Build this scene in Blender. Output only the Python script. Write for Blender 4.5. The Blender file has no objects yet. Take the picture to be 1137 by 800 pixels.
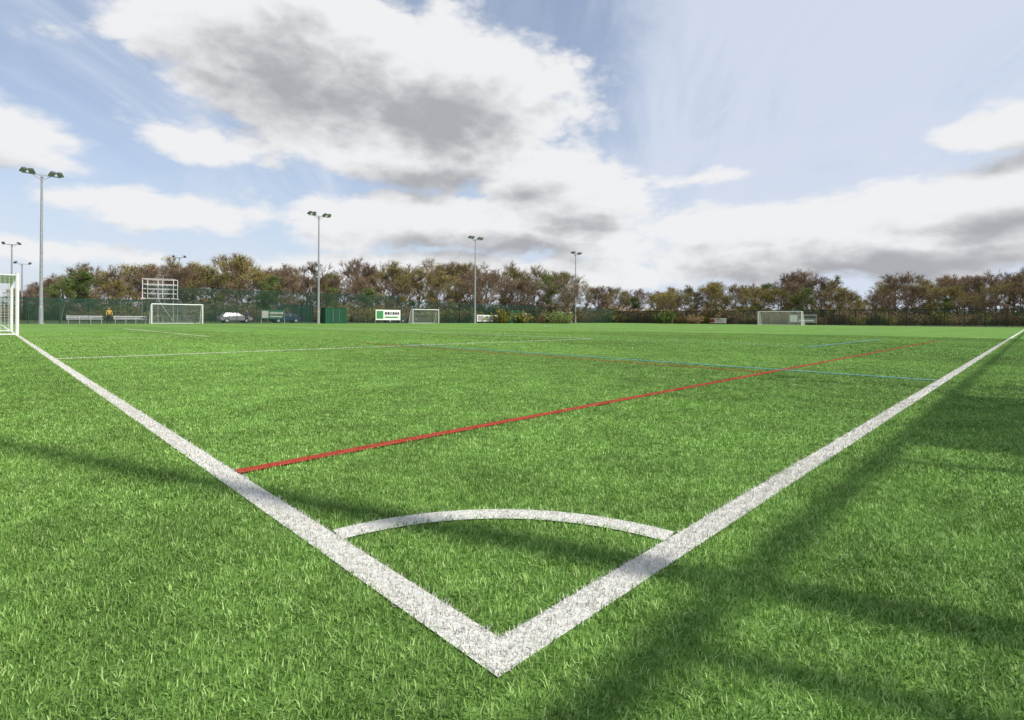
import bpy, math, random
import numpy as np
from mathutils import Vector, Matrix, Quaternion

scene = bpy.context.scene
scene.view_settings.view_transform = 'Standard'
scene.view_settings.look = 'None'
scene.view_settings.exposure = 0
COL = scene.collection
R45 = math.pi/4
S2 = math.sqrt(0.5)
CX, CY = -0.025, 1.135          # outer corner of the pitch
H = 0.78                        # camera height
def AB(a, b, z=0.0):
    """pitch coords: a = along goal line, b = along touch line"""
    return Vector((CX - a*S2 + b*S2, CY + a*S2 + b*S2, z))
SUN_EL = math.radians(45)
SUN_H = Vector((0.918, -0.396, 0)).normalized()
SUN_AZ = math.atan2(SUN_H.x, SUN_H.y)

# ------------------------------------------------------------------ node helpers
class NT:
    def __init__(s, tree):
        s.t = tree
    def new(s, typ, **kw):
        n = s.t.nodes.new(typ)
        for k, v in kw.items():
            setattr(n, k, v)
        return n
    def link(s, a, b):
        s.t.links.new(a, b)
    def put(s, inp, v):
        if isinstance(v, (int, float, tuple, list)):
            inp.default_value = v
        else:
            s.link(v, inp)
    def m(s, op, a, b=None, c=None, clamp=False):
        n = s.new('ShaderNodeMath', operation=op, use_clamp=clamp)
        s.put(n.inputs[0], a)
        if b is not None: s.put(n.inputs[1], b)
        if c is not None: s.put(n.inputs[2], c)
        return n.outputs[0]
    def vm(s, op, a, b=None, out=0):
        n = s.new('ShaderNodeVectorMath', operation=op)
        s.put(n.inputs[0], a)
        if b is not None: s.put(n.inputs[1], b)
        return n.outputs[out]
    def sstep(s, v, lo, hi, to0=0.0, to1=1.0):
        n = s.new('ShaderNodeMapRange', interpolation_type='SMOOTHSTEP')
        s.put(n.inputs[0], v)
        n.inputs[1].default_value = lo; n.inputs[2].default_value = hi
        n.inputs[3].default_value = to0; n.inputs[4].default_value = to1
        return n.outputs[0]
    def noise(s, vec, scale, detail=3, rough=0.5, dist=0.0):
        n = s.new('ShaderNodeTexNoise')
        if vec is not None: s.link(vec, n.inputs['Vector'])
        n.inputs['Scale'].default_value = scale
        n.inputs['Detail'].default_value = detail
        n.inputs['Roughness'].default_value = rough
        n.inputs['Distortion'].default_value = dist
        return n.outputs[0]
    def mix(s, f, a, b, blend='MIX'):
        n = s.new('ShaderNodeMix', data_type='RGBA', blend_type=blend)
        s.put(n.inputs[0], f)
        def c(v): return (v[0], v[1], v[2], 1) if isinstance(v, tuple) else v
        s.put(n.inputs[6], c(a)); s.put(n.inputs[7], c(b))
        return n.outputs[2]
    def comb(s, x, y, z):
        n = s.new('ShaderNodeCombineXYZ')
        s.put(n.inputs[0], x); s.put(n.inputs[1], y); s.put(n.inputs[2], z)
        return n.outputs[0]
    def sep(s, v):
        n = s.new('ShaderNodeSeparateXYZ'); s.link(v, n.inputs[0])
        return n.outputs

def new_mat(name):
    m = bpy.data.materials.new(name)
    m.use_nodes = True
    nt = NT(m.node_tree)
    p = m.node_tree.nodes['Principled BSDF']
    return m, nt, p

def simple(name, col, rough=0.6, metal=0.0, var=0.15, scale=6.0, spec=0.4):
    m, nt, p = new_mat(name)
    tc = nt.new('ShaderNodeTexCoord')
    n = nt.noise(tc.outputs['Object'], scale, 5, 0.6)
    dark = tuple(c*(1-var*1.6) for c in col)
    lite = tuple(min(1, c*(1+var)) for c in col)
    f = nt.sstep(n, 0.3, 0.7)
    nt.link(nt.mix(f, dark, lite), p.inputs['Base Color'])
    p.inputs['Roughness'].default_value = rough
    p.inputs['Metallic'].default_value = metal
    p.inputs['Specular IOR Level'].default_value = spec
    return m

# ------------------------------------------------------------------ mesh builder
class MB:
    def __init__(s):
        s.v = []; s.f = []; s.mi = []
    def quad(s, pts, mi=0):
        i = len(s.v); s.v += [tuple(p) for p in pts]
        s.f.append(tuple(range(i, i+len(pts)))); s.mi.append(mi)
    def box(s, c, d, mi=0, mat=None, taper=1.0, caps=True):
        i = len(s.v)
        c = Vector(c)
        for z, k in ((-.5, 1.0), (.5, taper)):
            for x, y in ((-.5, -.5), (.5, -.5), (.5, .5), (-.5, .5)):
                p = Vector((x*d[0]*k, y*d[1]*k, z*d[2]))
                if mat is not None: p = mat @ p
                s.v.append(tuple(p + c))
        fs = [(0,1,5,4),(1,2,6,5),(2,3,7,6),(3,0,4,7)]
        if caps: fs += [(3,2,1,0),(4,5,6,7)]
        for f in fs:
            s.f.append(tuple(i+j for j in f)); s.mi.append(mi)
    def cyl(s, p0, p1, r0, r1=None, n=8, mi=0, caps=True):
        if r1 is None: r1 = r0
        p0 = Vector(p0); p1 = Vector(p1)
        d = (p1-p0)
        if d.length < 1e-6: return
        d.normalize()
        u = d.orthogonal().normalized(); w = d.cross(u)
        i = len(s.v)
        for p, r in ((p0, r0), (p1, r1)):
            for k in range(n):
                t = 2*math.pi*k/n
                s.v.append(tuple(p + u*(math.cos(t)*r) + w*(math.sin(t)*r)))
        for k in range(n):
            k2 = (k+1) % n
            s.f.append((i+k, i+k2, i+n+k2, i+n+k)); s.mi.append(mi)
        if caps:
            s.f.append(tuple(i+k for k in reversed(range(n)))); s.mi.append(mi)
            s.f.append(tuple(i+n+k for k in range(n))); s.mi.append(mi)
    def mesh(s, name, mats, smooth=False):
        me = bpy.data.meshes.new(name)
        me.from_pydata(s.v, [], s.f)
        for m in mats: me.materials.append(m)
        me.polygons.foreach_set('material_index', s.mi)
        if smooth: me.polygons.foreach_set('use_smooth', [True]*len(s.f))
        me.update()
        return me
    def obj(s, name, mats, loc=(0,0,0), rotz=0.0, parent=None, smooth=False):
        o = bpy.data.objects.new(name, s.mesh(name, mats, smooth))
        o.location = loc; o.rotation_euler = (0, 0, rotz)
        COL.objects.link(o)
        if parent: o.parent = parent
        return o

def empty(name, loc=(0,0,0), rotz=0.0):
    o = bpy.data.objects.new(name, None)
    o.location = loc; o.rotation_euler = (0,0,rotz)
    COL.objects.link(o)
    return o

# ------------------------------------------------------------------ materials
M_white = simple('white_paint', (0.78,0.78,0.76), 0.4, var=0.05)
M_galv = simple('galvanised_steel', (0.36,0.38,0.40), 0.5, 0.35, var=0.12)
M_dgrey = simple('dark_grey_housing', (0.10,0.105,0.11), 0.5, var=0.15)
M_glass = simple('lamp_glass', (0.45,0.47,0.48), 0.15, var=0.05)
M_green = simple('green_powder_coat', (0.014,0.060,0.040), 0.5, var=0.15)
M_black = simple('dark_fence_coat', (0.014,0.028,0.022), 0.5, var=0.15)
M_cont = simple('container_green', (0.012,0.085,0.045), 0.55, var=0.2)
M_net = simple('net_cord', (0.75,0.75,0.73), 0.8, var=0.05)
M_red = simple('red_paint', (0.5,0.03,0.03), 0.6, var=0.1)
M_bgreen = simple('banner_green', (0.05,0.24,0.07), 0.6, var=0.1)
M_blackp = simple('black_print', (0.03,0.03,0.04), 0.6, var=0.1)
M_conc = simple('concrete', (0.32,0.31,0.29), 0.9, var=0.15)
M_alu = simple('weathered_aluminium', (0.46,0.47,0.48), 0.5, var=0.15)

# ---- line layout ( a0,a1,b0,b1 ) in pitch coordinates
W = 0.10
PW, PL = 64.0, 100.0
PC = 31.9
WHITE = [
    (0, W, 0, PL), (W, PW, 0, W),
    (11.74, 11.86, W, 16.4), (11.74, 52.05, 16.4, 16.5),
    (22.75, 22.85, W, 5.4), (22.75, 41.05, 5.4, 5.5),
]
WHITE_FAR = [
    (51.95, 52.05, W, 16.4), (40.95, 41.05, W, 5.4),
    (W, PW-W, 49.95, 50.05), (W, PW, PL-W, PL), (PW-W, PW, W, PL-W),
    (11.75, 11.85, PL-16.4, PL-W), (11.75, 52.05, PL-16.5, PL-16.4), (51.95,52.05,PL-16.4,PL-W),
    (22.75, 22.85, PL-5.4, PL-W), (22.75, 41.05, PL-5.5, PL-5.4), (40.95,41.05,PL-5.4,PL-W),
]
RED = [(1.965, 2.045, W, 27.4), (2.045, 14.0, 7.40, 7.47), (2.045, 30.0, 27.33, 27.4)]
BLUE = [(W, 12.6, 7.98, 8.05), (3.87, 3.96, 16.2, 27.0), (3.96, 30, 16.9, 16.98)]
BLUEC = (0.13, 0.33, 0.46)
REDC = (0.38, 0.042, 0.036)

def turf_material(name, blades):
    m, nt, p = new_mat(name)
    geo = nt.new('ShaderNodeNewGeometry')
    pos = geo.outputs['Position']
    if blades:
        at = nt.new('ShaderNodeAttribute', attribute_name='off')
        root = nt.vm('SUBTRACT', pos, at.outputs['Vector'])
        tone = nt.new('ShaderNodeAttribute', attribute_name='tone').outputs['Fac']
        GD, GM, GL = (0.085,0.185,0.030), (0.225,0.395,0.085), (0.44,0.60,0.22)
    else:
        root = pos
        n1 = nt.noise(pos, 55.0, 3, 0.7)
        n2 = nt.noise(pos, 9.0, 4, 0.7)
        tone = nt.m('ADD', nt.m('MULTIPLY', nt.sstep(n1, 0.25, 0.75), 0.45), nt.m('MULTIPLY', nt.sstep(n2, 0.3, 0.7), 0.38))
        GD, GM, GL = (0.075,0.155,0.030), (0.155,0.285,0.064), (0.24,0.39,0.11)
    ramp = nt.new('ShaderNodeValToRGB')
    e = ramp.color_ramp.elements
    e[0].position = 0.0; e[0].color = (*GD, 1)
    e[1].position = 1.0; e[1].color = (*GL, 1)
    x = ramp.color_ramp.elements.new(0.55); x.color = (*GM, 1)
    nt.link(tone, ramp.inputs[0])
    col = ramp.outputs[0]
    rel = nt.vm('SUBTRACT', root, (CX, CY, 0))
    a = nt.vm('DOT_PRODUCT', rel, (-S2, S2, 0), out=1)
    b = nt.vm('DOT_PRODUCT', rel, (S2, S2, 0), out=1)
    mid = nt.noise(root, 2.2, 5, 0.7)
    big = nt.noise(root, 0.22, 3, 0.6)
    k = nt.m('MULTIPLY_ADD', nt.sstep(mid, 0.34, 0.66), 0.34, 0.76)
    k = nt.m('ADD', k, nt.sstep(big, 0.38, 0.62, 0.0, 0.17))
    roll = nt.sstep(nt.m('SINE', nt.m('MULTIPLY', b, math.pi/4)), -0.15, 0.15, -0.06, 0.06)
    k = nt.m('ADD', k, roll)
    kc = nt.comb(k, k, k)
    col = nt.mix(1.0, col, kc, 'MULTIPLY')
    if blades:
        def rect(r):
            ca, ha = (r[0]+r[1])/2, (r[1]-r[0])/2
            cb, hb = (r[2]+r[3])/2, (r[3]-r[2])/2
            va = nt.m('COMPARE', a, ca, ha)
            vb = nt.m('COMPARE', b, cb, hb)
            return nt.m('MULTIPLY', va, vb)
        def union(rs):
            o = None
            for r in rs:
                v = rect(r)
                o = v if o is None else nt.m('MAXIMUM', o, v)
            return o
        w = union(WHITE)
        rr = nt.vm('LENGTH', nt.comb(a, b, 0.0), out=1)
        arc = nt.m('MULTIPLY', nt.m('COMPARE', rr, 1.0-W/2, W/2-0.012),
                   nt.m('MULTIPLY', nt.m('GREATER_THAN', a, 0.0), nt.m('GREATER_THAN', b, 0.0)))
        w = nt.m('MAXIMUM', w, arc)
        stray = nt.m('GREATER_THAN', tone, 0.02)
        w = nt.m('MULTIPLY', w, stray)
        wv = nt.m('MULTIPLY_ADD', tone, 0.25, 0.52)
        wv = nt.m('MULTIPLY', wv, nt.m('MULTIPLY_ADD', nt.sstep(mid, 0.3, 0.7), 0.10, 0.93))
        wc = nt.comb(wv, nt.m('MULTIPLY', wv, 0.97), nt.m('MULTIPLY', wv, 0.89))
        col = nt.mix(nt.m('MULTIPLY', union(BLUE), 0.75), col, BLUEC)
        col = nt.mix(nt.m('MULTIPLY', union(RED), 0.95), col, REDC)
        col = nt.mix(w, col, wc)
    nt.link(col, p.inputs['Base Color'])
    p.inputs['Roughness'].default_value = 0.6 if blades else 0.9
    p.inputs['Specular IOR Level'].default_value = 0.22 if blades else 0.05
    if not blades:
        bp = nt.new('ShaderNodeBump'); bp.inputs['Strength'].default_value = 0.6
        bp.inputs['Distance'].default_value = 0.03
        nt.link(nt.noise(pos, 40.0, 4, 0.7), bp.inputs['Height'])
        nt.link(bp.outputs[0], p.inputs['Normal'])
    return m

M_turf = turf_material('turf_base', False)
M_blade = turf_material('turf_fibre', True)

def mark_mat(name, col, fade):
    m, nt, p = new_mat(name)
    geo = nt.new('ShaderNodeNewGeometry')
    n = nt.noise(geo.outputs['Position'], 45.0, 4, 0.7)
    c = nt.mix(nt.m('MULTIPLY', nt.sstep(n, 0.35, 0.75), fade), col, (0.165,0.30,0.062))
    nt.link(c, p.inputs['Base Color']); p.inputs['Roughness'].default_value = 0.9
    p.inputs['Specular IOR Level'].default_value = 0.05
    return m
M_lw = mark_mat('white_line_paint', (0.66,0.65,0.61), 0.2)
M_lr = mark_mat('red_line_paint', REDC, 0.25)
M_lb = mark_mat('blue_line_paint', BLUEC, 0.4)

# ------------------------------------------------------------------ ground
def ground():
    m, nt, p = new_mat('rough_grass')
    geo = nt.new('ShaderNodeNewGeometry')
    n = nt.noise(geo.outputs['Position'], 0.08, 6, 0.65)
    n2 = nt.noise(geo.outputs['Position'], 3.0, 4, 0.7)
    c = nt.mix(nt.sstep(n, 0.35, 0.65), (0.08,0.13,0.035), (0.13,0.13,0.06))
    c = nt.mix(nt.m('MULTIPLY', n2, 0.5), c, (0.05,0.07,0.025))
    nt.link(c, p.inputs['Base Color']); p.inputs['Roughness'].default_value = 0.95
    p.inputs['Specular IOR Level'].default_value = 0.1
    mb = MB()
    N = 64
    mb.quad([(2500*math.cos(2*math.pi*i/N), 2500*math.sin(2*math.pi*i/N), 0) for i in range(N)])
    mb.obj('ground', [m], (0,0,-0.03))
ground()
mb = MB()
mb.quad([(-5.0,-2.45,0),(106,-2.45,0),(106,71,0),(-5.0,71,0)])
mb.obj('football_pitch', [M_turf], AB(0,0,0), R45)
mb = MB()
for (b0,b1,a0,a1) in ((-9,110,-6,-2.6),(-9,-5.1,-2.6,71.1),(-9,110,71.1,82),(106.1,110,-2.6,71.1)):
    mb.quad([(b0,a0,0),(b1,a0,0),(b1,a1,0),(b0,a1,0)])
mb.obj('tarmac_path', [simple('asphalt',(0.06,0.06,0.06),0.9,var=0.2,scale=20)], AB(0,0,-0.012), R45)

def markings():
    mb = MB()
    for (a0,a1,b0,b1) in WHITE+WHITE_FAR:
        mb.quad([(b0,a0,0),(b1,a0,0),(b1,a1,0),(b0,a1,0)])
    def arc(cb, ca, r, t0, t1, n=48, z=0.002):
        for i in range(n):
            ta = t0+(t1-t0)*i/n; tb = t0+(t1-t0)*(i+1)/n
            mb.quad([(cb+math.cos(ta)*(r-W),ca+math.sin(ta)*(r-W),z),(cb+math.cos(ta)*r,ca+math.sin(ta)*r,z),
                     (cb+math.cos(tb)*r,ca+math.sin(tb)*r,z),(cb+math.cos(tb)*(r-W),ca+math.sin(tb)*(r-W),z)])
    e = 0.11
    arc(0,0,1.0,e,math.pi/2-e,24)
    arc(0,PW,1.0,-math.pi/2+e,-e,24); arc(PL,0,1.0,math.pi/2+e,math.pi-e,24); arc(PL,PW,1.0,math.pi+e,1.5*math.pi-e,24)
    arc(50,PC,9.15,0,2*math.pi,96)
    t = math.acos(5.5/9.15)
    arc(11,PC,9.15,-t,t,32); arc(PL-11,PC,9.15,math.pi-t,math.pi+t,32)
    for cb in (11, PL-11, 50.0):
        mb.quad([(cb+0.12*math.cos(k*math.pi/8),PC+0.12*math.sin(k*math.pi/8),0.003) for k in range(16)])
    mb.obj('white_line_markings', [M_lw], AB(0,0,0.004), R45)
    for nm, L, mt, z in (('red_line_markings',RED,M_lr,0.009),('blue_line_markings',BLUE,M_lb,0.013)):
        mb = MB()
        for (a0,a1,b0,b1) in L:
            mb.quad([(b0,a0,0),(b1,a0,0),(b1,a1,0),(b0,a1,0)])
        mb.obj(nm, [mt], AB(0,0,z), R45)
markings()

# ------------------------------------------------------------------ turf fibres
def grass_tile(name, n, width, hmin, hmax, segs, seed):
    rs = np.random.RandomState(seed)
    rx = rs.rand(n); ry = rs.rand(n)
    def field(k):
        f = np.zeros(n)
        for _ in range(7):
            fx, fy = rs.randint(-k, k+1), rs.randint(-k, k+1)
            f += np.sin(2*np.pi*(fx*rx+fy*ry)+rs.rand()*6.28)
        return f/2.6
    ang = field(10)*1.2 + rs.randn(n)*1.2
    ang = np.where(rs.rand(n) < 0.3, rs.rand(n)*6.28, ang)
    clump = field(22)
    hgt = (hmin + (hmax-hmin)*rs.rand(n))*(1+0.26*clump)
    lean = np.clip(0.62 + 0.20*field(14) + 0.38*rs.randn(n), 0.02, 1.6)
    tone = np.clip(0.45 + 0.25*rs.randn(n) + 0.12*clump, 0, 1)
    tone = np.where(rs.rand(n) < 0.015, 0.0, np.maximum(tone, 0.03))
    wid = width*(0.7+0.6*rs.rand(n))
    d = np.stack([np.cos(ang), np.sin(ang)], 1)
    sa = ang + np.pi/2 + rs.randn(n)*0.5
    sd = np.stack([np.cos(sa), np.sin(sa)], 1)
    rows = []
    offs = []
    for s in range(segs+1):
        t = s/segs
        th = lean*(0.35+0.65*t)
        out = hgt*t*np.sin(th); up = hgt*t*np.cos(np.minimum(th, 1.45))
        cx = d[:,0]*out; cy = d[:,1]*out
        w = wid*(1-0.25*t)*0.5
        if s < segs:
            for sg in (-1, 1):
                ox = cx+sd[:,0]*w*sg; oy = cy+sd[:,1]*w*sg
                rows.append(np.stack([rx+ox, ry+oy, up], 1)); offs.append(np.stack([ox,oy,np.zeros(n)],1))
        else:
            rows.append(np.stack([rx+cx, ry+cy, up], 1)); offs.append(np.stack([cx,cy,np.zeros(n)],1))
    vp = len(rows)
    V = np.stack(rows, 1).reshape(-1, 3).astype(np.float32)
    O = np.stack(offs, 1).reshape(-1, 3).astype(np.float32)
    T = np.repeat(tone, vp).astype(np.float32)
    base = (np.arange(n)*vp)[:,None]
    tmpl = []; sizes = []
    for s in range(segs-1):
        tmpl += [2*s, 2*s+1, 2*s+3, 2*s+2]; sizes.append(4)
    tmpl += [2*(segs-1), 2*(segs-1)+1, 2*segs]; sizes.append(3)
    L = (base+np.array(tmpl)[None,:]).reshape(-1).astype(np.int32)
    sz = np.tile(np.array(sizes), n).astype(np.int32)
    st = np.concatenate([[0], np.cumsum(sz)[:-1]]).astype(np.int32)
    me = bpy.data.meshes.new(name)
    me.vertices.add(len(V)); me.vertices.foreach_set('co', V.ravel())
    me.loops.add(len(L)); me.loops.foreach_set('vertex_index', L)
    me.polygons.add(len(sz)); me.polygons.foreach_set('loop_start', st)
    me.polygons.foreach_set('loop_total', sz)
    at = me.attributes.new('off', 'FLOAT_VECTOR', 'POINT'); at.data.foreach_set('vector', O.ravel())
    at = me.attributes.new('tone', 'FLOAT', 'POINT'); at.data.foreach_set('value', T)
    me.materials.append(M_blade)
    me.update(calc_edges=True)
    o = bpy.data.objects.new(name, me); COL.objects.link(o)
    return o

def turf():
    rnd = random.Random(4)
    top = empty('turf_grass')
    lods = [dict(n=30000, w=0.0024, h0=0.010, h1=0.023, segs=2),
            dict(n=12000, w=0.0038, h0=0.011, h1=0.023, segs=2),
            dict(n=5500, w=0.0072, h0=0.012, h1=0.022, segs=1),
            dict(n=1700, w=0.016, h0=0.016, h1=0.026, segs=1)]
    V = 4
    pos = [[[] for _ in range(V)] for _ in lods]
    for iy in range(-3, 34):
        for ix in range(-36, 36):
            xc, yc = ix+0.5, iy+0.5
            if abs(xc) > max(yc, 0)+2.6: continue
            r = math.hypot(xc, yc)
            a = (-(xc-CX)+(yc-CY))*S2; b = ((xc-CX)+(yc-CY))*S2
            if a < -1.75 or b < -4.3: continue
            rj = r + rnd.uniform(-.8, .8)
            li = 0 if rj < 3.2 else (1 if rj < 7 else (2 if rj < 14.5 else 3))
            if r > 34: continue
            pos[li][rnd.randrange(V)].append((ix, iy, 0))
    for li, L in enumerate(lods):
        for k in range(V):
            if not pos[li][k]: continue
            me = bpy.data.meshes.new('turf_layout'); me.from_pydata(pos[li][k], [], [])
            inst = bpy.data.objects.new('turf_area', me); COL.objects.link(inst)
            inst.parent = top; inst.instance_type = 'VERTS'
            inst.location = (0, 0, 0.0)
            t = grass_tile('turf_tile', L['n'], L['w'], L['h0'], L['h1'], L['segs'], 10*li+k)
            t.parent = inst
turf()

# ------------------------------------------------------------------ fences
def fence(name, a0, b0, a1, b1, h, mat, step=2.4, sp=0.05, wire=0.006, first=0.0, rail=0.05):
    p0 = AB(a0, b0); p1 = AB(a1, b1)
    d = p1-p0; L = d.length; ang = math.atan2(d.y, d.x)
    mb = MB()
    x = first
    while x <= L+0.01:
        mb.box((x, 0, h/2+0.03), (0.07, 0.07, h+0.06))
        mb.box((x, 0, h+0.075), (0.08, 0.08, 0.03))
        x += step
    n = int(L/sp)
    for i in range(n):
        mb.box((i*sp, 0.045, h/2+0.02), (wire, wire, h-0.06), caps=False)
    z = 0.08
    while z < h:
        for y in (0.045-wire, 0.045+wire):
            mb.box((L/2, y, z), (L, wire, wire))
        z += 0.2
    if rail:
        mb.box((L/2, 0.045, h+0.03), (L, rail, rail))
    mb.obj(name, [mat], p0, ang)
fence('mesh_fence', -2.55, -5.1, -2.55, 106.1, 2.45, M_green, first=1.6, wire=0.0034, rail=0.07)
fence('mesh_fence', 71.0, -5.1, 71.0, 12.0, 2.6, M_green, wire=0.014, rail=0.07)
fence('mesh_fence', 71.0, 12.0, 71.0, 46.0, 4.2, M_green, wire=0.012, rail=0.07)
fence('mesh_fence', 71.0, 46.0, 71.0, 106.1, 3.4, M_green, wire=0.013, rail=0.07)
fence('mesh_fence', -2.55, 106.05, 71.0, 106.05, 2.7, M_black, wire=0.018, rail=0.09)
fence('mesh_fence', -2.55, -5.05, 71.0, -5.05, 2.45, M_green, wire=0.008, rail=0.06)
fence('court_fence', 90.0, -30, 90.0, 40.0, 3.0, M_green, wire=0.013, rail=0.06)
fence('court_fence', 90.0, 40.0, 106.0, 40.0, 3.0, M_green, wire=0.013, rail=0.06)

# ------------------------------------------------------------------ goals
def goal(a, b, width, height, facing, depth=1.6, net=0.12, cord=0.004):
    mb = MB(); r = 0.06
    w = width/2
    for s in (-1, 1):
        mb.cyl((s*w,0,0),(s*w,0,height+r),r,n=12)
        mb.cyl((s*w,0,height-0.02),(s*w,depth*0.45,height-0.02),0.025,n=6)
        mb.cyl((s*w,depth*0.45,height-0.02),(s*w,depth,0.04),0.025,n=6)
        mb.cyl((s*w,0,0.04),(s*w,depth,0.04),0.03,n=6)
    mb.cyl((-w,0,height),(w,0,height),r,n=12)
    mb.cyl((-w,depth,0.04),(w,depth,0.04),0.03,n=6)
    mb.cyl((-w,depth*0.45,height-0.02),(w,depth*0.45,height-0.02),0.02,n=6)
    def prof(t):
        l1 = depth*0.45; l2 = math.hypot(depth*0.55, height-0.06)
        s = t*(l1+l2)
        if s < l1: return (s, height-0.03)
        q = (s-l1)/l2
        return (l1+(depth-l1)*q + 0.10*math.sin(q*math.pi), height-0.03-(height-0.07)*q)
    nx = int(width/net)
    npt = 14
    for i in range(nx+1):
        x = -w+width*i/nx
        for k in range(npt):
            p = prof(k/npt); q = prof((k+1)/npt)
            mb.cyl((x,p[0],p[1]),(x,q[0],q[1]),cord,n=3,mi=1,caps=False)
    nz = int((height+depth*0.8)/net)
    for k in range(1, nz):
        p = prof(k/nz)
        mb.cyl((-w,p[0],p[1]),(w,p[0],p[1]),cord,n=3,mi=1,caps=False)
    for s in (-1, 1):
        k = 0
        while k*net < height:
            z = 0.04+k*net
            ymax = depth - (depth*0.55)*(z/height)
            mb.cyl((s*w,0,z),(s*w,ymax,z),cord,n=3,mi=1,caps=False); k += 1
        k = 1
        while k*net < depth:
            y = k*net
            zt = height-0.03 if y < depth*0.45 else (height-0.03)*(depth-y)/(depth*0.55)
            mb.cyl((s*w,y,0.04),(s*w,y,zt),cord,n=3,mi=1,caps=False); k += 1
    mb.obj('football_goal', [M_white, M_net], AB(a,b,0), facing, smooth=False)
goal(PC, 0.05, 7.32, 2.44, math.radians(135), 1.9, cord=0.005)
goal(PC, PL-0.05, 7.32, 2.44, math.radians(-45), 1.9, cord=0.007)
for bb in (14.5, 48.8, 83.5):
    goal(68.2, bb, 5.0, 2.2, math.radians(45), 1.2, cord=0.004)

# ------------------------------------------------------------------ floodlights
def floodlight(loc, h, rotz, heads=4, r=0.13):
    mb = MB()
    mb.cyl((0,0,0),(0,0,0.06),r*2.0,n=12)
    mb.cyl((0,0,0.06),(0,0,1.6),r*1.25,r*1.2,n=14)
    mb.cyl((0,0,1.6),(0,0,1.75),r*1.2,r,n=14)
    mb.cyl((0,0,1.75),(0,0,h),r,r*0.55,n=14)
    mb.box((0,-r*1.25,1.0),(0.1,0.03,0.5))
    aw = 1.45
    mb.box((0,0,h+0.02),(2*aw,0.09,0.09))
    mb.box((0,0,h-0.12),(0.28,0.24,0.2))
    mb.cyl((-0.7,0,h),(0,0,h-0.55),0.025,n=6)
    mb.cyl((0.7,0,h),(0,0,h-0.55),0.025,n=6)
    xs = (-1.35,-0.75,0.75,1.35) if heads == 4 else (-1.2,1.2)
    for i, x in enumerate(xs):
        sgn = 1 if i % 2 == 0 else -1
        rot = Matrix.Rotation(math.radians(18)*sgn,3,'Z') @ Matrix.Rotation(math.radians(-22),3,'X')
        mb.box((x,-0.05,h+0.16),(0.05,0.05,0.25))
        c = Vector((x,-0.22,h+0.30))
        mb.box(c,(0.50,0.66,0.20),mi=1,mat=rot,taper=0.62)
        mb.box(c+rot@Vector((0,0,-0.115)),(0.46,0.60,0.02),mi=2,mat=rot)
        mb.box(c+rot@Vector((0,0.36,0.02)),(0.26,0.12,0.16),mi=1,mat=rot)
    return mb.obj('floodlight_pole',[M_galv,M_dgrey,M_glass],loc,rotz)
for k in range(4):
    floodlight(AB(68.2, 2.9+28.1*k), 14.6, R45, r=0.15)
    floodlight(AB(-2.75, 1.80+28.1*k), 14.6, R45+math.pi, r=0.085)
for X, Y, h, rz in ((-95.5,100,14.4,0.3),(-101,108,11.5,1.2),(-77.5,122,14.6,0.2),(-59.5,150,14.6,0.2),(-37.5,165,14.6,0.5),(-48,160,9.0,0.1)):
    floodlight((X,Y,0), h, rz, heads=2, r=0.18)
mb = MB()
mb.cyl((0,0,0),(0,0,0.9),0.09,n=12); mb.cyl((0,0,0.9),(0,0,5.0),0.05,0.04,n=12)
mb.cyl((0,0,4.8),(0.35,0,4.8),0.02,n=8); mb.box((0.4,0,4.68),(0.30,0.11,0.12),mi=1); mb.box((0.42,0,4.76),(0.36,0.14,0.02),mi=1)
mb.obj('shadow_pole',[M_galv,M_white],AB(-2.75,8.3),R45)  # out-of-view pole added for its shadow across the touchline; camera head is invented

# ------------------------------------------------------------------ boards, banners, boxes
def board(name, a, b, w, z0, z1, rot, base, print1, print2, seed=0):
    rnd = random.Random(seed)
    mb = MB()
    mb.box((0,0,(z0+z1)/2),(w,0.03,z1-z0),mi=0)
    h = z1-z0
    for s in (-1, 1):
        mb.box((s*w/2,0.03,z1/2),(0.05,0.05,z1+0.05),mi=3)
    for side in (-1, 1):
        y = side*0.018
        def patch(x0,x1,za,zb,mi):
            mb.box(((x0+x1)/2,y,(za+zb)/2),(x1-x0,0.004,zb-za),mi=mi)
        patch(-w*0.47,-w*0.20,z0+h*0.12,z0+h*0.88,1)
        x = -w*0.14
        while x < w*0.42:
            lw = rnd.uniform(0.03,0.09)*w
            patch(x,min(x+lw,w*0.46),z0+h*0.52,z0+h*0.78,2); x += lw+0.02*w
        patch(-w*0.14,w*0.4,z0+h*0.2,z0+h*0.34,1)
    mb.obj(name,[base,print1,print2,M_galv],AB(a,b,0),rot)
RB = R45
board('advertising_board', -2.44, 5.75, 3.1, 0.55, 2.44, RB, M_white, M_bgreen, M_blackp, 1)
board('advertising_banner', 70.85, 43.5, 4.4, 0.5, 2.1, RB, M_white, M_bgreen, M_blackp, 2)
board('advertising_banner', 70.85, 26.0, 3.0, 0.6, 1.8, RB, M_cont, M_conc, M_conc, 3)
board('advertising_banner', 70.85, 64.5, 5.2, 0.3, 1.5, RB, M_white, M_conc, M_bgreen, 4)
board('advertising_banner', 70.85, 74.6, 4.2, 0.5, 2.0, RB, M_white, M_white, M_conc, 5)
board('advertising_board', 29.5, 105.0, 4.6, 0.4, 2.0, -R45, M_conc, M_white, M_blackp, 6)
board('advertising_board', 45.5, 105.5, 3.4, 0.2, 1.2, -R45, M_white, M_red, M_conc, 7)

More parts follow.
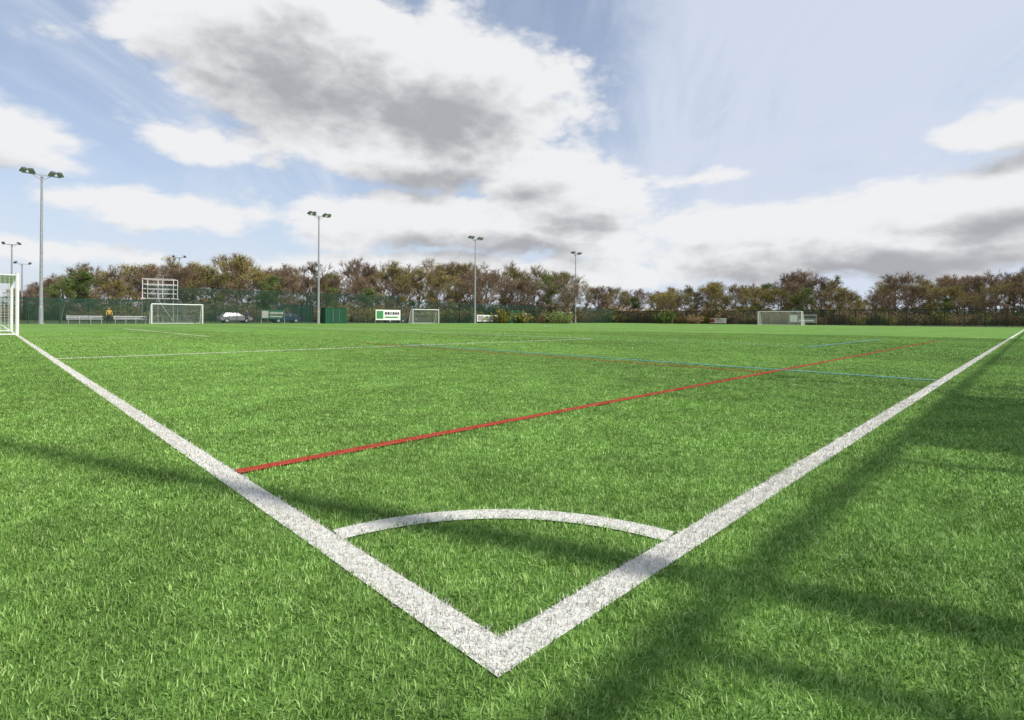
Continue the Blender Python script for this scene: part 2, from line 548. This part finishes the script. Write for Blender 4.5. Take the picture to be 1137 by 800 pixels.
def container(a, b, w, d, h):
    mb = MB()
    mb.box((0,0,h/2),(w,d,h))
    n = int(w/0.2)
    for i in range(n):
        x = -w/2+0.1+i*(w-0.2)/(n-1)
        for s in (-1,1): mb.box((x,s*(d/2+0.02),h/2),(0.08,0.04,h-0.3))
    for s in (-1,1):
        for t in (-1,1): mb.box((s*w/2,t*d/2,h/2),(0.14,0.14,h+0.06))
    mb.box((0,0,h+0.03),(w+0.1,d+0.1,0.07))
    for x in (-0.5,0.5): mb.cyl((x*w*0.3,-d/2-0.06,0.2),(x*w*0.3,-d/2-0.06,h-0.2),0.02,n=6,mi=1)
    mb.obj('storage_container',[M_cont,M_galv],AB(a,b,0),RB)
container(69.6, 33.9, 3.0, 1.3, 2.15)
container(69.4, 70.2, 4.0, 1.3, 2.3)

def bench(a, b):
    mb = MB()
    for i in range(3): mb.box((0,-0.15+0.16*i,0.46),(3.0,0.13,0.04),mi=0)
    for i in range(2): mb.box((0,0.24,0.62+0.18*i),(3.0,0.03,0.09),mi=0)
    for x in (-1.35,-0.45,0.45,1.35):
        mb.box((x,-0.16,0.22),(0.05,0.05,0.44),mi=1); mb.box((x,0.27,0.44),(0.05,0.05,0.88),mi=1)
        mb.box((x,0.04,0.42),(0.05,0.42,0.04),mi=1)
    mb.obj('team_bench',[M_alu,M_galv],AB(a,b,0),RB)
bench(69.5, 6.4); bench(69.5, 10.3)

def tower():
    mb = MB(); w, d = 3.5, 2.2
    for x in (-w/2, 0, w/2):
        for y in (-d/2, d/2):
            mb.box((x,y,1.6),(0.08,0.08,3.2),mi=1); mb.box((x,y,4.5),(0.07,0.07,2.6),mi=0)
    mb.box((0,0,3.2),(w+0.3,d+0.3,0.12),mi=0)
    for z in (3.9,4.5,5.1,5.8):
        for y in (-d/2,d/2): mb.box((0,y-0.06,z),(w+0.1,0.04,0.06),mi=0)
        for x in (-w/2,w/2): mb.box((x,0,z+0.01),(0.05,d,0.05),mi=0)
    for x0,x1 in ((-w/2,0),(w/2,0)):
        mb.cyl((x0,-d/2-0.07,0.2),(x1,-d/2-0.07,3.1),0.035,n=6,mi=1)
    for i in range(12): mb.box((w/2+0.3+0.25*(11-i)/3, d/2, 0.25*i+0.2),(0.3,0.8,0.05),mi=1)
    mb.obj('viewing_tower',[M_white,M_galv],(-47.3,70.5,0),0.35)
tower()

# ------------------------------------------------------------------ parked cars behind the fence
M_carglass = simple('car_glass', (0.02,0.025,0.03), 0.08, var=0.05, spec=0.6)
M_tyre = simple('tyre_rubber', (0.02,0.02,0.02), 0.9, var=0.1)
def car(loc, rot, paint):
    root = empty('parked_car', loc, rot)
    low = [(-2.1,0.35),(-2.15,0.62),(-2.05,0.88),(-1.2,0.96),(0.95,0.98),(1.9,0.82),(2.12,0.62),(2.1,0.35)]
    mb = MB()
    def loft(prof, ys, shrink):
        n = len(prof); i0 = len(mb.v)
        for y, k in zip(ys, shrink):
            for x, z in prof: mb.v.append((x*k, y, z))
        for j in range(len(ys)-1):
            for i in range(n):
                i2 = (i+1) % n
                mb.f.append((i0+j*n+i, i0+j*n+i2, i0+(j+1)*n+i2, i0+(j+1)*n+i)); mb.mi.append(0)
        mb.f.append(tuple(i0+i for i in range(n))); mb.mi.append(0)
        mb.f.append(tuple(i0+(len(ys)-1)*n+i for i in reversed(range(n)))); mb.mi.append(0)
    loft(low, (-0.86,-0.78,0.78,0.86), (0.96,1,1,0.96))
    mb.obj('body', [paint], (0,0,0), 0, root)
    mb = MB()
    def cab(z0, z1, x0, x1, x2, x3, y0, y1, mi):
        i = len(mb.v)
        mb.v += [(x0,-y0,z0),(x1,-y0,z0),(x1,y0,z0),(x0,y0,z0),(x2,-y1,z1),(x3,-y1,z1),(x3,y1,z1),(x2,y1,z1)]
        for f in ((0,1,5,4),(1,2,6,5),(2,3,7,6),(3,0,4,7),(4,5,6,7)):
            mb.f.append(tuple(i+k for k in f)); mb.mi.append(mi)
    cab(0.95,1.38,-1.75,0.98,-1.35,0.25,0.80,0.62,1)
    cab(1.385,1.45,-1.38,0.28,-1.2,0.1,0.63,0.56,0)
    for (xa, xb) in ((-1.77,-1.37),(-0.5,-0.5),(1.0,0.27)):
        for s in (-1,1): mb.cyl((xa,s*0.81,0.95),(xb,s*0.63,1.39),0.035,n=5,mi=0)
    mb.obj('cabin', [paint, M_carglass], (0,0,0), 0, root)
    mb = MB()
    for x in (-1.3,1.3):
        for s in (-1,1):
            mb.cyl((x,s*0.70,0.32),(x,s*0.89,0.32),0.32,n=18,mi=0)
            mb.cyl((x,s*0.892,0.32),(x,s*0.90,0.32),0.19,n=12,mi=1)
    for s in (-1,1):
        mb.box((2.08,s*0.62,0.68),(0.08,0.3,0.12),mi=1); mb.box((-2.09,s*0.66,0.75),(0.08,0.2,0.18),mi=2)
    mb.obj('wheels_and_lamps', [M_tyre, M_alu, M_red], (0,0,0), 0, root)
paints = [simple('car_paint_silver',(0.30,0.31,0.33),0.35,0.3,var=0.03),
          simple('car_paint_blue',(0.03,0.05,0.11),0.3,var=0.03), simple('car_paint_grey',(0.10,0.105,0.11),0.3,var=0.03)]
for b, pi, rr in ((24.0,0,0.0),(31.0,1,math.pi),(50.0,2,0.0),(67.0,0,0.0)):
    car(AB(79.5, b), R45+rr, paints[pi])

# ------------------------------------------------------------------ people by the benches
def person(loc, rot, top_col, leg_col, hair_col, stride=0.12):
    root = empty('standing_person', loc, rot)
    def skin(name, joints, edges, mat, rootv=0, sub=1):
        me = bpy.data.meshes.new(name)
        me.from_pydata([j[:3] for j in joints], edges, [])
        me.materials.append(mat)
        o = bpy.data.objects.new(name, me); COL.objects.link(o); o.parent = root
        o.modifiers.new('skin', 'SKIN')
        if not me.skin_vertices: me.skin_vertices.new()
        for i, j in enumerate(joints):
            r = j[3]; me.skin_vertices[0].data[i].radius = (r, r)
        me.skin_vertices[0].data[rootv].use_root = True
        s = o.modifiers.new('sub', 'SUBSURF'); s.levels = sub; s.render_levels = sub
        return o
    skinm = simple('skin', (0.45,0.28,0.20), 0.6, var=0.05)
    jm = simple('jacket', top_col, 0.8, var=0.08); tm = simple('trousers', leg_col, 0.85, var=0.1)
    hm = simple('hair', hair_col, 0.7, var=0.1); sm = simple('shoes', (0.03,0.03,0.03), 0.6, var=0.1)
    skin('jacket', [(0,0,0.92,.15),(0,0,1.15,.145),(0,0,1.36,.16),(0,0,1.47,.07),(.19,0,1.40,.07),(.25,.02,1.14,.055),(.24,-.10,0.92,.042),
                    (-.19,0,1.40,.07),(-.26,.0,1.14,.055),(-.22,-.12,0.93,.042)],
         [(0,1),(1,2),(2,3),(2,4),(4,5),(5,6),(2,7),(7,8),(8,9)], jm)
    skin('trousers', [(0,0,0.92,.14),(.10,0,0.84,.095),(.11,-stride*.5,0.48,.068),(.12,-stride*.3,0.10,.052),
                      (-.10,0,0.84,.095),(-.11,stride*.5,0.48,.068),(-.12,stride,0.10,.052)],
         [(0,1),(1,2),(2,3),(0,4),(4,5),(5,6)], tm)
    skin('shoe', [(.12,-stride*.3+.04,0.045,.045),(.12,-stride*.3-.15,0.04,.04)], [(0,1)], sm)
    skin('shoe', [(-.12,stride+.04,0.045,.045),(-.12,stride-.15,0.04,.04)], [(0,1)], sm)
    skin('head', [(0,0,1.46,.055),(0,-.01,1.55,.06),(0,-.015,1.63,.088),(0,-.01,1.70,.08)], [(0,1),(1,2),(2,3)], skinm, sub=2)
    skin('hair', [(0,.03,1.64,.085),(0,.015,1.715,.083)], [(0,1)], hm, sub=2)
    for s, y in ((1,-.12),(-1,-.14)):
        skin('hand', [(s*.235,y+.01,0.90,.035),(s*.23,y-.01,0.82,.03)], [(0,1)], skinm)
        for k in range(4):
            skin('finger', [(s*.23,y-.03+.018*k,0.82,.009),(s*.225,y-.03+.018*k,0.745-.005*abs(k-1.5),.008)], [(0,1)], skinm, sub=0)
        skin('thumb', [(s*.22,y-.03,0.86,.010),(s*.20,y-.06,0.81,.009)], [(0,1)], skinm, sub=0)
    mb = MB()
    mb.cyl((0,-.105,1.62),(0,-.085,1.655),.014,.008,n=6,mi=0)
    for s in (-1,1):
        mb.box((s*.032,-.098,1.645),(.022,.01,.012),mi=1); mb.box((s*.088,.0,1.63),(.018,.03,.055),mi=0)
    mb.box((0,-.098,1.585),(.045,.008,.010),mi=2)
    mb.obj('face', [skinm, sm, M_red], (0,0,0), 0, root)
person(AB(69.0, 8.35), R45, (0.42,0.27,0.05), (0.03,0.035,0.05), (0.06,0.04,0.03))
person(AB(69.9, 22.4), R45+0.8, (0.03,0.05,0.12), (0.04,0.04,0.045), (0.10,0.06,0.03), 0.2)

# ------------------------------------------------------------------ trees
def leafmat(name, c1, c2):
    m, nt, p = new_mat(name)
    oi = nt.new('ShaderNodeObjectInfo')
    geo = nt.new('ShaderNodeNewGeometry')
    n = nt.noise(geo.outputs['Position'], 0.6, 2, 0.7)
    f = nt.m('ADD', nt.m('MULTIPLY', oi.outputs['Random'], 0.75), nt.m('MULTIPLY', n, 0.4))
    nt.link(nt.mix(f, c1, c2), p.inputs['Base Color'])
    p.inputs['Roughness'].default_value = 0.85; p.inputs['Specular IOR Level'].default_value = 0.08
    return m
M_bark = leafmat('bark_brown', (0.10,0.082,0.062), (0.20,0.165,0.125))
M_twig = leafmat('twig_brown', (0.125,0.088,0.058), (0.29,0.215,0.145))
M_leafY = leafmat('new_leaf_yellow_green', (0.19,0.20,0.035), (0.34,0.31,0.07))
M_leafB = leafmat('bud_brown', (0.16,0.105,0.055), (0.30,0.215,0.105))
M_leafG = leafmat('leaf_green', (0.055,0.12,0.025), (0.14,0.22,0.05))

def tree_mesh(name, seed, h, spread, leaf, nleaf, trunk_h=0.16, lsize=0.22, nl3=11):
    rnd = random.Random(seed)
    mb = MB()
    tips = []
    def rdir(d, ang):
        d = d.normalized(); u = d.orthogonal().normalized()
        u = Quaternion(d, rnd.uniform(0, 6.283)) @ u
        return (Quaternion(u, ang) @ d).normalized()
    def twig(p, d, l):
        side = d.orthogonal().normalized(); side = Quaternion(d, rnd.uniform(0,3.14)) @ side
        w = rnd.uniform(0.016, 0.030)
        q = p + d*l + Vector((0,0,0.10*l))
        mb.quad([p-side*w, p+side*w, q], 1)
        tips.append(q)
    def branch(p, d, l, r, lev):
        segs = 3 if lev < 3 else 2
        q = p; dd = d
        pts = [p]
        for i in range(segs):
            dd = (dd + Vector((rnd.uniform(-.2,.2), rnd.uniform(-.2,.2), rnd.uniform(0.0,.24)))).normalized()
            nq = q + dd*(l/segs)
            r0 = r*(1-0.75*i/segs); r1 = r*(1-0.75*(i+1)/segs)
            mb.cyl(q, nq, r0, r1, n=(8,5,4,3)[min(lev,3)], mi=0 if lev < 3 else 1, caps=False)
            q = nq; pts.append(q)
        if lev == 3:
            for i in range(nl3):
                k = rnd.uniform(0.1, 1); pp = pts[0].lerp(pts[-1], k)
                twig(pp, rdir(dd, rnd.uniform(0.2, 0.9)), rnd.uniform(0.4, 1.05)*h/12)
            return
        nb = (13, 6, 5)[lev]
        for i in range(nb):
            k = rnd.uniform(0.3, 1.0) if lev else (0.08+0.92*(i+rnd.random()*0.8)/nb)
            idx = min(int(k*segs), segs-1); pp = pts[idx].lerp(pts[idx+1], k*segs-idx)
            if lev == 0:
                prof = (0.60, 1.0, 1.0, 0.75)[min(int(k*4),3)]
                ln = l*rnd.uniform(0.42, 0.62)*prof*spread
                ang = rnd.uniform(0.75, 1.15)*(1.15-0.5*k)
            else:
                ln = l*rnd.uniform(0.45, 0.68)*(1.15-0.45*k); ang = rnd.uniform(0.4, 0.95)
            branch(pp, rdir(dd, ang), ln, r*(1-0.7*k)*0.6+0.012, lev+1)
    lean = Vector((rnd.uniform(-.05,.05), rnd.uniform(-.05,.05), 1)).normalized()
    th = h*trunk_h
    r = h*0.015
    mb.cyl((0,0,-0.2), (0,0,0.4), r*1.5, r*1.1, n=9, caps=False)
    mb.cyl((0,0,0.4), lean*th, r*1.1, r*0.95, n=9, caps=False)
    branch(lean*th, lean, h*0.66, r*0.95, 0)
    for _ in range(nleaf):
        t = rnd.choice(tips)
        c = t + Vector((rnd.gauss(0,.18), rnd.gauss(0,.18), rnd.gauss(0,.15)))
        n = Vector((rnd.gauss(0,1), rnd.gauss(0,1), rnd.gauss(0,1)+0.4)).normalized()
        u = n.orthogonal().normalized(); w = n.cross(u)
        s = lsize*rnd.uniform(0.4, 1.0)
        mb.quad([c-u*s*.5, c+w*s*.35, c+u*s*.5, c-w*s*.35], 2)
    zs = sorted(v[2] for v in mb.v)[int(len(mb.v)*0.99)]
    k = h/zs
    mb.v = [(x*k, y*k, z*k) for x, y, z in mb.v]
    return mb.mesh(name, [M_bark, M_twig, leaf])

def bush_mesh(name, seed, h, leaf):
    rnd = random.Random(seed); mb = MB()
    for i in range(26):
        a = rnd.uniform(0, 6.28); e = rnd.uniform(0.5, 1.4)
        d = Vector((math.cos(a)*math.cos(e), math.sin(a)*math.cos(e), math.sin(e)))
        p = Vector((rnd.uniform(-1,1), rnd.uniform(-1,1), 0)); q = p+d*h*rnd.uniform(0.5,1)
        mb.cyl(p, q, 0.035, 0.01, n=3, caps=False)
        for _ in range(32):
            c = p.lerp(q, rnd.uniform(0.15,1)); dd = Vector((rnd.gauss(0,1),rnd.gauss(0,1),rnd.gauss(0.5,.8))).normalized()
            l = rnd.uniform(.3,.8); s = dd.orthogonal()*0.025
            mb.quad([c-s, c+s, c+dd*l], 1)
            for _ in range(2):
                e2 = c+dd*l*rnd.random()+Vector((rnd.gauss(0,.12),)*3); u = Vector((rnd.gauss(0,1),rnd.gauss(0,1),rnd.gauss(0,1))).normalized(); w = u.orthogonal()
                z = rnd.uniform(.06,.14)
                mb.quad([e2-u*z, e2+w*z*.7, e2+u*z, e2-w*z*.7], 2)
    return mb.mesh(name, [M_bark, M_twig, leaf])

def trees():
    rnd = random.Random(21)
    brown = [tree_mesh('bare_tree', s, 12, sp, M_leafB, nl, nl3=q) for s, sp, nl, q in ((1,1.0,500,10),(2,1.15,1000,11),(3,0.9,100,9),(4,1.05,1800,12),(5,1.1,700,10))]
    yellow = [tree_mesh('budding_tree', s, 12, sp, M_leafY, nl) for s, sp, nl in ((11,1.0,5200),(12,1.1,4000),(13,0.95,6200))]
    greenT = [tree_mesh('leafy_tree', s, 12, sp, M_leafG, nl, lsize=0.3) for s, sp, nl in ((15,0.8,6500),)]
    bushes = [bush_mesh('bush', s, 3.0, l) for s, l in ((31,M_leafB),(32,M_leafB),(33,M_leafY),(34,M_leafG))]
    top = empty('distant_trees')
    def put(me, X, Y, s, sz=None):
        o = bpy.data.objects.new(me.name, me); COL.objects.link(o)
        o.parent = top; o.location = (X, Y, 0)
        o.rotation_euler = (0, 0, rnd.uniform(0, 6.28))
        o.scale = (s, s, sz or s)
    prof = [(40,322),(60,308),(85,300),(110,299),(150,294),(200,291),(260,288),(310,296),(345,296),(380,299),(430,291),(480,296),
            (530,294),(580,301),(640,309),(655,316),(700,325),(730,321),(760,319),(800,318),(850,314),(875,305),(905,300),
            (930,318),(960,331),(985,310),(1020,305),(1060,307),(1100,304),(1137,301),(1300,300)]
    pb = [(p[0]-568.5)/582 for p in prof]; ph = [(354.5-p[1]+ (p[0]-568.5)*0.0062)/582 for p in prof]
    def hgt(t): return float(np.interp(t, pb, ph))
    for row, (Y0, dens, kmin, kmax) in enumerate(((112,5.4,0.66,1.0),(124,5.2,0.78,1.12),(140,4.6,0.86,1.12))):
        t = -0.93
        while t < 1.3:
            far = 0.12 < t < 0.30
            Y = Y0*(1.35 if far else (1.10 if t > 0.3 else 1.0)) + rnd.uniform(-5,5)
            tt = t+rnd.uniform(-.01,.01)
            hh = (hgt(tt)*Y+0.78)*rnd.uniform(kmin,kmax)
            px = tt*582+568.5
            py_ = 0.14
            if 715 < px < 800 or 825 < px < 875 or 920 < px < 985: py_ = 0.9
            elif 800 < px: py_ = 0.28
            if 55 < px < 115: py_ = 0.7
            if px < 290 and px > 115: py_ = 0.35
            me = rnd.choice(yellow) if rnd.random() < py_ else rnd.choice(brown)
            if rnd.random() < 0.04: me = greenT[0]
            s = hh/12
            w = s*rnd.uniform(0.95,1.25)*(1.25 if s < 0.8 else 1.0)
            put(me, tt*Y, Y, w, s)
            t += dens/Y*rnd.uniform(0.6,1.4)
    for Y0 in (98,104,112,122,134):
        t = -1.2
        while t < 1.4:
            far = 0.12 < t < 0.28
            Y = Y0*(1.3 if far else (1.12 if t > 0.25 else 1.0))+rnd.uniform(-2,2)
            s = rnd.uniform(0.6,1.25)*(0.9 if Y0 < 110 else 1.35)
            if t < -0.9 : s *= 0.8
            put(rnd.choices(bushes,(4,4,2.5,1.6))[0], t*Y, Y, s*1.2, s)
            t += 3.2/Y*rnd.uniform(0.7,1.4)
    for px, Y, hh in ((68,95,7.5),(92,99,9.0),(297,84,5.6),(410,104,6.5),(1050,118,6)):
        s = hh/12; put(greenT[0], (px-568.5)/582*Y, Y, s*1.1, s)
    for i in range(50):
        an = rnd.uniform(math.radians(57), math.radians(303)); r = rnd.uniform(120,150)
        s = rnd.uniform(0.8,1.15)
        put(rnd.choice(brown+yellow), math.sin(an)*r, math.cos(an)*r, s)
trees()

# ------------------------------------------------------------------ sky
def world():
    w = bpy.data.worlds.new('World'); scene.world = w; w.use_nodes = True
    try:
        w.cycles.sampling_method = 'NONE'
    except Exception as ex:
        print(ex)
    nt = NT(w.node_tree)
    for n in list(w.node_tree.nodes): w.node_tree.nodes.remove(n)
    out = nt.new('ShaderNodeOutputWorld')
    sky = nt.new('ShaderNodeTexSky', sky_type='NISHITA', sun_disc=False)
    sky.sun_elevation = SUN_EL; sky.sun_rotation = SUN_AZ
    sky.air_density = 1.0; sky.dust_density = 1.2; sky.ozone_density = 1.5
    bg = nt.new('ShaderNodeBackground'); bg.inputs[1].default_value = 0.15
    nt.link(sky.outputs[0], bg.inputs[0])
    tc = nt.new('ShaderNodeTexCoord')
    d0 = nt.vm('NORMALIZE', tc.outputs['Generated'])
    ELL = [ # az, el, half az, half el, gain
        (-0.36, 0.43, 0.30, 0.115, 1.2), (-0.10, 0.39, 0.27, 0.13, 1.25), (-0.16,0.30,0.27,0.06,1.0),
        (-0.54, 0.285, 0.12, 0.03, 0.7), (0.06, 0.27, 0.17, 0.05, 0.9),
        (-0.05, 0.170, 0.42, 0.05, 0.9), (0.14, 0.22, 0.15, 0.045, 0.8),
        (0.60, 0.125, 0.40, 0.06, 1.2), (0.80, 0.175, 0.24, 0.05, 1.0), (0.42,0.17,0.14,0.03,0.6),
        (-0.82, 0.235, 0.16, 0.05, 1.0), (-0.58, 0.165, 0.14, 0.022, 0.5),
        (0.84, 0.27, 0.14, 0.03, 0.9), (0.36,0.245,0.06,0.012,0.3), (-0.72,0.10,0.12,0.015,0.4), (0.1,0.09,0.7,0.03,0.6),
        (2.3,0.4,0.7,0.25,1.0), (-2.3,0.35,0.8,0.25,1.0)]
    def density(d, det):
        x, y, z = nt.sep(d)
        wn = nt.new('ShaderNodeTexNoise'); nt.link(nt.vm('MULTIPLY', d, (1,1,1.6)), wn.inputs['Vector'])
        wn.inputs['Scale'].default_value = 5.0; wn.inputs['Detail'].default_value = 2
        wx = nt.sep(wn.outputs[1])
        az = nt.m('ADD', nt.m('ARCTAN2', x, y), nt.m('MULTIPLY', nt.m('SUBTRACT', wx[0], 0.5), 0.20))
        el = nt.m('ADD', nt.m('ARCSINE', z), nt.m('MULTIPLY', nt.m('SUBTRACT', wx[1], 0.5), 0.07))
        best = None
        for ca, ce, ha, he, g in ELL:
            v = nt.vm('MULTIPLY', nt.vm('SUBTRACT', nt.comb(az, el, 0.0), (ca,ce,0)), (1/ha,1/he,0))
            q = nt.vm('LENGTH', v, out=1)
            e = nt.m('MULTIPLY_ADD', q, -g, g)
            best = e if best is None else nt.m('MAXIMUM', best, e)
        best = nt.m('MAXIMUM', best, -0.75)
        ds = nt.vm('MULTIPLY', d, (1,1,1.9))
        n1 = nt.noise(ds, 6.0, det, 0.56, 0.1)
        n3 = nt.noise(ds, 13.0, min(det,4), 0.5, 0.0)
        bil = nt.m('ABSOLUTE', nt.m('SUBTRACT', n3, 0.5))
        r = nt.m('ADD', nt.m('MULTIPLY_ADD', best, 1.25, 0.20), nt.m('MULTIPLY', nt.m('SUBTRACT', n1, 0.5), 2.1))
        return nt.m('SUBTRACT', r, nt.m('MULTIPLY_ADD', bil, -1.4, 0.02))
    D = density(d0, 9)
    dl = nt.vm('NORMALIZE', nt.vm('ADD', d0, (0.012, -0.01, 0.045)))
    D2 = density(dl, 6)
    alpha = nt.sstep(D, -0.05, 0.45)
    shade = nt.sstep(nt.m('ADD', nt.m('MULTIPLY', D2, 0.95), nt.m('MULTIPLY', D, -0.15)), 0.28, 1.35)
    ccol = nt.mix(shade, (0.87,0.875,0.89), (0.42,0.43,0.46))
    x, y, z = nt.sep(d0)
    zz = nt.m('ADD', z, 0.35)
    q = nt.comb(nt.m('DIVIDE', x, zz), nt.m('DIVIDE', y, zz), 0.0)
    mp = nt.new('ShaderNodeMapping'); nt.link(q, mp.inputs[0])
    mp.inputs['Rotation'].default_value = (0,0,math.radians(-30)); mp.inputs['Scale'].default_value = (2.6,1.0,1)
    c1 = nt.noise(mp.outputs[0], 1.5, 9, 0.66, 0.9)
    c2 = nt.noise(q, 1.1, 4, 0.5)
    az = nt.m('ARCTAN2', x, y)
    right = nt.sstep(az, 0.12, 0.32, -0.06, 0.27)
    left = nt.sstep(az, -0.6, -0.1, 0.06, 0.0)
    cir = nt.m('ADD', nt.m('ADD', nt.m('MULTIPLY', c1, 0.85), nt.m('MULTIPLY', c2, 0.3)), nt.m('ADD', right, left))
    ca = nt.m('MULTIPLY', nt.sstep(cir, 0.40, 0.88), 0.88)
    haze = nt.sstep(z, 0.0, 0.34, 0.75, 0.28)
    ca = nt.m('ADD', haze, nt.m('MULTIPLY', ca, nt.m('SUBTRACT', 1.0, haze)))
    veil = nt.new('ShaderNodeBackground'); veil.inputs[0].default_value = (0.69,0.755,0.885,1); veil.inputs[1].default_value = 0.98
    s1 = nt.new('ShaderNodeMixShader'); nt.link(ca, s1.inputs[0]); nt.link(bg.outputs[0], s1.inputs[1]); nt.link(veil.outputs[0], s1.inputs[2])
    cb = nt.new('ShaderNodeBackground'); nt.link(ccol, cb.inputs[0]); cb.inputs[1].default_value = 1.0
    s2 = nt.new('ShaderNodeMixShader')
    up = nt.sstep(z, 0.0, 0.05)
    nt.link(nt.m('MULTIPLY', alpha, up), s2.inputs[0]); nt.link(s1.outputs[0], s2.inputs[1]); nt.link(cb.outputs[0], s2.inputs[2])
    nt.link(s2.outputs[0], out.inputs[0])
world()

# ------------------------------------------------------------------ sun
sd = bpy.data.lights.new('sun', 'SUN'); sd.energy = 4.5; sd.angle = math.radians(1.3); sd.color = (1.0, 0.955, 0.88)
so = bpy.data.objects.new('sun', sd); COL.objects.link(so)
dirv = Vector((SUN_H.x*math.cos(SUN_EL), SUN_H.y*math.cos(SUN_EL), math.sin(SUN_EL)))
so.rotation_mode = 'QUATERNION'; so.rotation_quaternion = dirv.to_track_quat('Z', 'Y')
so.location = (20, -10, 30)

# ------------------------------------------------------------------ camera
cd = bpy.data.cameras.new('camera'); cd.lens = 582/1137*36; cd.sensor_width = 36; cd.sensor_fit = 'HORIZONTAL'
cd.shift_y = -45.5/1137; cd.clip_start = 0.05; cd.clip_end = 6000
co = bpy.data.objects.new('camera', cd); COL.objects.link(co)
co.location = (0, 0, H); co.rotation_euler = (math.pi/2, -0.0062, 0)
scene.camera = co
